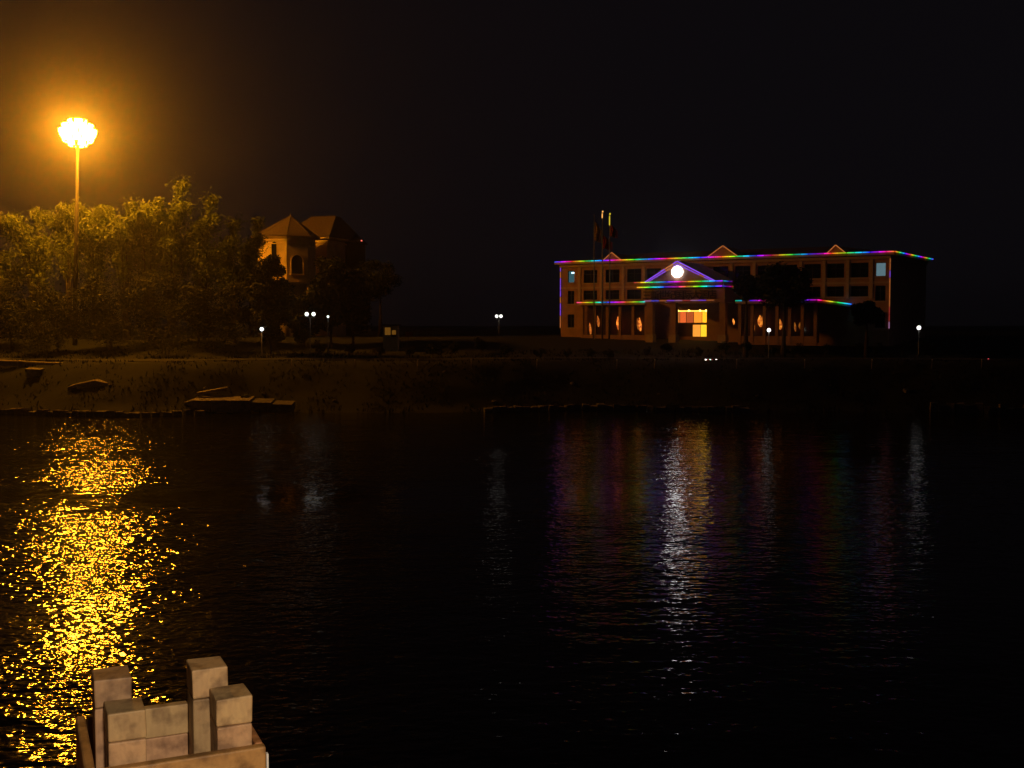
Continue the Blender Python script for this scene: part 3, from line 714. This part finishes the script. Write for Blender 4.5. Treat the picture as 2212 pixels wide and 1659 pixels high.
for (px, py, wpx, D, lab, kw) in (
    (-15, 548, 120, 158, 'low bamboo clump at the edge of the photo', {}),
    (75, 455, 135, 158, 'arching bamboo clump with a rounded shoulder, first short of the edge', dict(lean=-1)),
    (150, 440, 95, 160, 'double humped bamboo clump straight behind the mast pole', {}),
    (205, 446, 80, 157, 'bamboo clump just past the mast pole', {}),
    (268, 436, 120, 156, 'broad flat topped bamboo clump between the pole and the tallest peak', {}),
    (318, 432, 84, 157, 'bamboo clump leaning up against the tallest peak', dict(lean=1)),
    (366, 391, 104, 158, 'tallest bamboo clump ending in a sharp peak', dict(lean=1.2, spiky=True)),
    (434, 424, 92, 159, 'slim pointed bamboo clump next to the tallest peak', dict(lean=.8, spiky=True)),
    (492, 476, 80, 160, 'shorter feathery clump before the ochre tower', dict(spiky=True)),
    (545, 474, 62, 165, 'small feathery clump touching the ochre tower roof', dict(spiky=True))):
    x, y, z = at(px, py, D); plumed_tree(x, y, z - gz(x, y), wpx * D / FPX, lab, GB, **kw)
GD = 'dark broadleaf trees along the far bank'
CHM = {1694: 4.9, 1612: 3.3, 1872: 3.0, 1700: 1, 580: 14, 655: 8, 712: 13, 760: 11}
for (px, py, wpx, D, mk, lab) in (
    (20, 590, 172, 147, 'leaf_b', 'dark tree low in front of the bamboo at the photo edge'),
    (120, 600, 149, 143, 'leaf_b', 'dark tree in front of the bamboo just short of the mast pole'),
    (235, 590, 161, 145, 'leaf_b', 'dark tree in front of the flat topped bamboo'),
    (330, 560, 149, 149, 'leaf_b', 'dark tree under the tallest bamboo peak'),
    (425, 600, 138, 145, 'leaf_b', 'dark tree below the slim pointed bamboo'),
    (505, 590, 114, 149, 'leaf_b', 'dark tree below the shorter feathery clump'),
    (580, 528, 98, 142, 'leaf_b', 'dark tree hiding the middle of the ochre tower'),
    (655, 618, 90, 150, 'leaf_c', 'low dark tree hiding the base of the ochre tower'),
    (712, 528, 96, 150, 'leaf_c', 'dark tree hiding the wall of the ochre house'),
    (760, 560, 90, 152, 'leaf_c', 'dark tree at the outer side of the ochre house'),
    (820, 548, 110, 170, 'leaf_c', 'black tree mass right after the ochre house'),
    (1694, 573, 124, 140, 'leaf_c', 'round dark tree hiding bays of the outlined building'),
    (1612, 590, 50, 141, 'leaf_c', 'narrow dark tree over the end of the portico lights'),
    (1872, 648, 62, 140, 'leaf_c', 'low dark tree at the outer corner of the outlined building')):
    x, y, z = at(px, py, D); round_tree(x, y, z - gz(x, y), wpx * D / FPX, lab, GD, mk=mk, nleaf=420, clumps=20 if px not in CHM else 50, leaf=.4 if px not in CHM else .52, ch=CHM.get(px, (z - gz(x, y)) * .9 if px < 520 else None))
GS = 'clipped dark shrubs along the path'
proto = []
for k in range(3):
    proto.append(round_tree(0, 500 + k * 5, 1.6, 1.9, 'x', GS, clumps=7, leaf=.2, nleaf=150, mk='leaf_c', name='shrub', cat='shrub', trunk=False, sq=.9, ch=1.4, z0=0))
spots = []
NS = 24
ORD = 'first second third fourth fifth sixth seventh eighth ninth tenth eleventh twelfth'.split()
for i in range(NS):
    px = 700 + i * 57 + random.uniform(-14, 14); D = random.choice((141, 144, 139)); spots.append((px, D, random.uniform(.8, 1.35)))
names = ['tower', 'ochre house', 'little hut', 'lone twin globe lamp', 'outlined building', 'portico', 'round dark tree', 'outer corner lamp']
for i, (px, D, s_) in enumerate(spots):
    src = proto[i % 3]; o = src if i < 3 else copy_tree(src)
    x, y, _ = at(px, 720, D); o.location = (x, y, gz(x, y) - .05); o.scale = (s_, s_, s_ * random.uniform(.85, 1.15)); o.rotation_euler.z = random.uniform(0, 6)
    o['label'] = (ORD[i] + ' dark rounded shrub behind the path, counted from the ochre tower') if i < 12 else (ORD[NS - 1 - i] + ' dark rounded shrub behind the path, counted from the far end past the outlined building')
# low growth on the left bank
for (px, py, D, h_, w_, mk, lab) in ((100, 690, 139, 4.6, 9, 'leaf_b', 'low dark thicket on the bank under the mast'), (230, 680, 139, 5, 9, 'leaf_b', 'low dark thicket on the bank past the mast'), (350, 690, 139, 4.6, 9, 'leaf_b', 'low dark thicket under the tallest bamboo'),
        (470, 690, 140, 4.4, 9, 'leaf_c', 'low dark thicket short of the single globe lamp'), (534, 850, 122.5, 1.8, 1.5, 'leaf_a', 'small yellowish bush beside the concrete landing')):
    x, y, _ = at(px, py, D); round_tree(x, y, h_, w_, lab, 'thickets on the bank', clumps=12, leaf=.3, nleaf=220, mk=mk, name='bush', cat='bush', trunk=False, ch=h_ * .9)

# ------------------------------------------------------------------ bank furniture
def hit(px, py, up=0.0):
    """where the sight line through a photo point meets the bank"""
    d = ray(px, py); D = 100.0
    while D < 230:
        q = EYE + d * (D / d.y)
        if q.z <= max(gz(q.x, q.y), WZ) + up and D > shore(q.x) - 1.5: return D
        D += .1
    return 135.0
def slab(px0, py0, px1, py1, D, thick, depth, name='slab', par=None, mt='stone', D1=None):
    a = P(px0, py0, D); b_ = P(px1, py1, D1 or D); m = MB(); dv = Vector((0, depth, depth * .14)); dn = Vector((0, 0, -thick))
    t = [a, b_, b_ + dv, a + dv]; l = [v + dn for v in t]
    m.face(t); m.face(l[::-1])
    for i in range(4): m.face([t[i], l[i], l[(i + 1) % 4], t[(i + 1) % 4]])
    return m.build(name, M[mt], par)
D_ = hit(100, 783, .3); k1 = P(100, 782, D_); kb = empty('stone_terrace_wall', (k1.x, k1.y, gz(k1.x, k1.y) - .3), 'low stone terrace wall at the top of the bank under the bamboo', 'wall')
for i in range(19):
    p0, p1 = -22 + i * 20, -22 + (i + 1) * 20 - .8; yy = 778.5 + .045 * p0
    if i > 13 and random.random() < .5: continue
    slab(p0, yy + random.uniform(-.7, .7), p1, yy + 1, D_, .6 + random.random() * .2, .5, 'stone', kb, 'stone')
D_ = hit(70, 812, .2); k2 = P(70, 800, D_); kb = empty('stone_block', (k2.x, k2.y, gz(k2.x, k2.y)), 'squat stone block on the bank below the terrace wall', 'stone block')
slab(57, 799, 86, 800, D_, .9, .8, 'block', kb, 'stone'); slab(54, 797, 88, 798, D_ - .1, .1, 1.0, 'cap', kb, 'stone')
D_ = hit(190, 832, .25); k3 = P(190, 830, D_); kb = empty('concrete_ramp', (k3.x, k3.y, gz(k3.x, k3.y) - .2), 'kinked concrete ramp running down the bank under the mast', 'ramp')
slab(146, 836, 165, 830, D_, .3, 1.0, 'ramp_slab', kb); slab(165.5, 830, 204, 822, D_, .5, 1.0, 'ramp_slab', kb); slab(204.5, 822.2, 232, 828, D_, .5, 1.0, 'ramp_slab', kb)
slab(250, 835.5, 302, 836.5, D_, .35, 1.0, 'ramp_slab', kb)
D_ = 120.5; k4 = P(470, 866, D_); kb = empty('concrete_landing', (k4.x, k4.y, WZ - .2), 'flat concrete landing at the waterline with a small sloping plank', 'landing')
slab(396, 870, 414, 866, D_, 1.1, 2.2, 'slab', kb)
for i in range(6): slab(414.5 + i * 21, 865 + random.uniform(-.4, .4), 414.5 + i * 21 + 20.3, 865.3, D_, 1.3, 2.2, 'slab', kb)
slab(424, 848.5, 490, 837, D_ + 1.5, .3, .6, 'plank', kb, 'stone', D_ + 2.5)
slab(540, 869, 585, 870, D_, .9, 2.2, 'slab', kb, 'stone2'); slab(586, 873, 630, 874, D_, .8, 2.0, 'slab', kb, 'stone2')
# loose rocks and clumps scattered on the bank
NR = 12
for i in range(NR):
    px, py = 60 + i * 175 + random.uniform(-60, 60), random.uniform(800, 872)
    if 700 < px < 1000: py = random.uniform(790, 872)
    D_ = hit(px, py, .05); q = P(px, py, D_); rr_ = random.uniform(.18, .5)
    m = MB().ball((0, 0, 0), rr_, 8, .6)
    for v in m.v: v += Vector([random.uniform(-.2, .2) * rr_ for _ in range(3)])
    o = m.build('rock', M['stone2']); o.location = (q.x, q.y, gz(q.x, q.y) + rr_ * .2); o.rotation_euler.z = random.uniform(0, 6)
    tag(o, ORD[i] + ' small dark rock on the sloping bank, counted from the bamboo end', 'rock', 'loose rocks on the far bank')
# posts beside the path
post_px = [(630, 796), (767, 798), (902, 775), (1019, 797), (1159, 799), (1332, 789), (1414, 780), (1591, 790), (1738, 788), (1883, 778), (2013, 783), (2120, 785)]
pr = None
for i, (px, py) in enumerate(post_px):
    D = hit(px, 792, .2); x, y, z = at(px, py, D); z0 = gz(x, y)
    if pr is None:
        pr = empty('marker_post', (0, 0, 0), 'x', 'post', 'slim pale posts along the lakeside path')
        MB().tube([(0, 0, -.2), (0, 0, .95)], [.06, .05], 8).build('shaft', M['stone'], pr, True); MB().ball((0, 0, 1.0), .08, 8).build('cap', M['white'], pr, True); o = pr
    else: o = copy_tree(pr)
    o.location = (x, y, z0); o.rotation_euler = (R(random.uniform(-3, 3)), R(random.uniform(-4, 4)), 0)
    o['label'] = ORD[i] + ' slim pale post along the lakeside path, counted from the ochre tower'
# strip of three little lamps
p = P(1536, 778, 135.60); lb_ = empty('light_box', (p.x, p.y, gz(p.x, p.y)), 'low box with a short row of white, green and red lamps on the bank', 'light box')
MB().box((p.x - .8, p.y, p.z - .25), (p.x + .8, p.y + .3, p.z + .2)).build('casing', M['dark'], lb_, bevel=.03)
MB().box((p.x - .06, p.y + .1, gz(p.x, p.y) - .2), (p.x + .06, p.y + .2, p.z - .26)).build('stand', M['dark'], lb_)
for i, (px, c, st) in enumerate(((1524.5, (1, .95, .9), 7), (1529.5, (1, .05, .04), 1.5), (1534, (.5, 1, .75), 6), (1538.5, (1, .04, .06), 1.5), (1547.5, (1, .85, .75), 7))):
    q = P(px, 778, 135.48); MB().ball(q, .12 if st > 2 else .09, 10).build('lamp', emis('small_lamp', c, st), lb_, True)
p = P(2135, 776, 134.40); rl = empty('marker_lamp', (p.x, p.y, gz(p.x, p.y) - .05), 'tiny red marker lamp on a short post at the far end of the bank', 'lamp')
MB().tube([(p.x, p.y, gz(p.x, p.y) - .05), p - Vector((0, 0, .1))], .05, 8).build('post', M['dark'], rl); MB().ball(p, .1, 8).build('lens', emis('red_marker', (1, .1, .12), 1.0), rl, True)
# little hut
p = P(843, 716, 145.20); HX, HY = p.x, p.y; zg = gz(HX, HY) - .05
hut = empty('hut', (HX, HY, zg), 'little hut with a dim yellow lit front in the dark middle', 'hut')
z_t = P(843, 705, 145.20).z; z_b = P(843, 726, 145.20).z
MB().box((HX - .95, HY, min(zg, z_b - .4)), (HX + .95, HY + 2, z_t + .1)).build('wall', M['yellow'], hut)
m = MB(); m.box((HX - 1.2, HY - .35, z_t + .11), (HX + 1.2, HY + 2.3, z_t + .25)); m.build('roof', M['roof'], hut)
M['hut'] = emis('hut_glow', (.12, .05, .006), 1.0)
f_ = MB().box((HX - .75, HY - .06, z_b + .1), (HX + .1, HY - .01, z_t - .1)).build('window', M['dark'], hut); MB().box((HX - .7, HY - .08, z_b + .15), (HX + .05, HY - .065, z_t - .15)).build('pane', M['hut'], f_)
f_ = MB().box((HX + .15, HY - .06, z_b - .1), (HX + .8, HY - .01, z_t - .45)).build('door', M['dark'], hut); MB().box((HX + .22, HY - .08, z_b + .2), (HX + .75, HY - .065, z_t - .5)).build('pane', M['hut'], f_)
p = P(883, 722, 147.40)
bin_ = empty('signboard', (p.x, p.y, gz(p.x, p.y)), 'small dull red board standing beside the little hut', 'signboard')
MB().box((p.x - .5, p.y, p.z - .3), (p.x + .5, p.y + .06, p.z + .3)).build('board', M['flag_a'], bin_); MB().tube([(p.x, p.y + .1, gz(p.x, p.y) - .1), (p.x, p.y + .1, p.z)], .04, 6).build('post', M['dark'], bin_)

gm = MB()
for _ in range(26000):
    gx = random.uniform(-66, 78); dd = random.random() ** 1.2 * 24 + .1; gy = shore(gx) + dd
    if 12.6 < dd < 16.4: continue
    if noise.noise(Vector((gx * .25, gy * .25, 5))) + random.uniform(-.3, .3) < -.05: continue
    h = random.uniform(.12, .42) * (1.6 if dd < 1.2 else 1); a = random.uniform(0, math.pi); w_ = random.uniform(.04, .12); z = gz(gx, gy) - .03
    dx, dy = w_ * math.cos(a), w_ * math.sin(a); lx, ly = random.gauss(0, .12), random.gauss(0, .12); n = len(gm.v)
    gm.v += [Vector((gx - dx, gy - dy, z)), Vector((gx + dx, gy + dy, z)), Vector((gx + lx, gy + ly, z + h))]; gm.f.append((n, n + 1, n + 2))
tag(gm.build('grass', M['grass_blade']), 'rough dark grass covering the far bank', kind='stuff')
# ------------------------------------------------------------------ near: deck and timber planter box
YA = R(24.3); A_ = Vector((math.cos(YA), math.sin(YA), 0)); K_ = Vector((-math.sin(YA), math.cos(YA), 0)); O_ = Vector((-.9815, 2.6488, 8))
def W(p): return O_ + A_ * p[0] + K_ * p[1] + Vector((0, 0, p[2]))
DZ = 6.4
deck = empty('deck', (0, 0, DZ), 'timber viewing deck under the camera', 'deck'); deck['kind'] = 'structure'
y = -3.2
while y < 3.05:
    MB().box((-3.2, y, DZ - .04), (3.2, y + .138, DZ)).build('plank', M['wood'], deck); y += .145
for xx in (-2.6, 0, 2.6):
    MB().box((xx - .06, -3.2, DZ - .2), (xx + .06, 3.15, DZ - .041)).build('joist', M['wood'], deck)
    for yy in (-2.8, 2.6): MB().box((xx - .09, yy - .09, WZ - 1.5), (xx + .09, yy + .09, DZ - .201)).build('pile', M['wood'], deck)
pl = empty('block_pier', W((.16, .15, DZ - 8)), 'tan block pier with stepped upright square blocks on top at the water side', 'pier')
zt_ = -1.067; zb_ = DZ - 8
def beams(a0, b0, a1, b1, tag_=''):
    n = 4; h = (zt_ - zb_) / n
    for i in range(n): MB().box((a0, b0, zb_ + h * i + .002), (a1, b1, zb_ + h * (i + 1) - .002), W).build('beam', M['beam'], pl, bevel=.005)
beams(-.055, -.036, .375, -.006)
beams(.353, -.004, .374, .36)
beams(-.055, -.004, -.03, .395)
beams(-.028, .37, .35, .395)
MB().box((-.02, -.02, zb_), (.31, .33, zb_ + .2), W).build('bottom_board', M['wood'], pl)
def post(a, b, ztop, zseam, wd=.09, dp=.11, zbot=-1.3, nm='block'):
    def J(m, q=.0016):
        for v in m.v: v += Vector([random.uniform(-q, q) for _ in range(3)])
        return m
    J(MB().box((a, b, zseam + .0018), (a + wd, b + dp, ztop), W)).build(nm, M['wood'], pl, bevel=.004)
    J(MB().box((a + .001, b + .001, zbot), (a + wd - .001, b + dp - .001, zseam - .0018), W), .001).build(nm, M['wood'], pl, bevel=.004)
post(0, 0, -.945, -1.016)                 # near corner
post(.259, 0, -.946, -1.016)              # front, further along
post(-.0225, .118, -.894, -.965)            # behind near corner
post(.218, .118, -.898, -.976)             # tall one
MB().box((.062, .205, -1.092), (.2175, .235, -1.0122), W).build('board', M['wood'], pl, bevel=.003)
MB().box((.063, .206, -1.3), (.2165, .234, -1.0935), W).build('board', M['wood'], pl, bevel=.003)
s_ = MB().ball(W((.275, -.0365, -1.112)), .0035, 8); s_.build('screw', M['white'], pl, True)
MB().box((.3762, -.034, -1.26), (.382, -.018, -1.09), W).build('bright_edge', M['white'], pl, bevel=.002)  # overexposed beam end, its brightness put in as a white strip

# wall lamp behind the camera that lights the planter
lp = Vector((.7, -.9, 8.45))
wl = empty('deck_lamp', (lp.x, lp.y, DZ), 'deck lamp on a post behind the camera', 'lamp')
MB().tube([(lp.x, lp.y, DZ), (lp.x, lp.y, lp.z - .12)], .04, 8).build('post', M['dark'], wl)
MB().ball(lp, .1, 12).build('globe', emis('deck_globe', (1, .86, .68), 60), wl, True)
li = bpy.data.lights.new('deck_light', 'POINT'); li.energy = 400; li.color = (1, .80, .56); li.shadow_soft_size = .1
lo = bpy.data.objects.new('deck_light', li); sc.collection.objects.link(lo); lo.parent = wl; lo.location = Vector((lp.x, lp.y + .14, lp.z)) - wl.location

# ------------------------------------------------------------------ haze
hz = MB().box((-1420, -80, -4.6), (1420, 2420, 62)).build('haze', M['dark']); tag(hz, kind='stuff')
hm = bpy.data.materials.new('haze'); hm.use_nodes = True; N = hm.node_tree.nodes; N.clear()
pv = N.new('ShaderNodeVolumePrincipled'); pv.inputs['Density'].default_value = HAZE_D; pv.inputs['Anisotropy'].default_value = HAZE_G; pv.inputs['Color'].default_value = (.9, .9, .92, 1)
oo = N.new('ShaderNodeOutputMaterial'); hm.node_tree.links.new(pv.outputs[0], oo.inputs['Volume'])
hz.data.materials.clear(); hz.data.materials.append(hm)
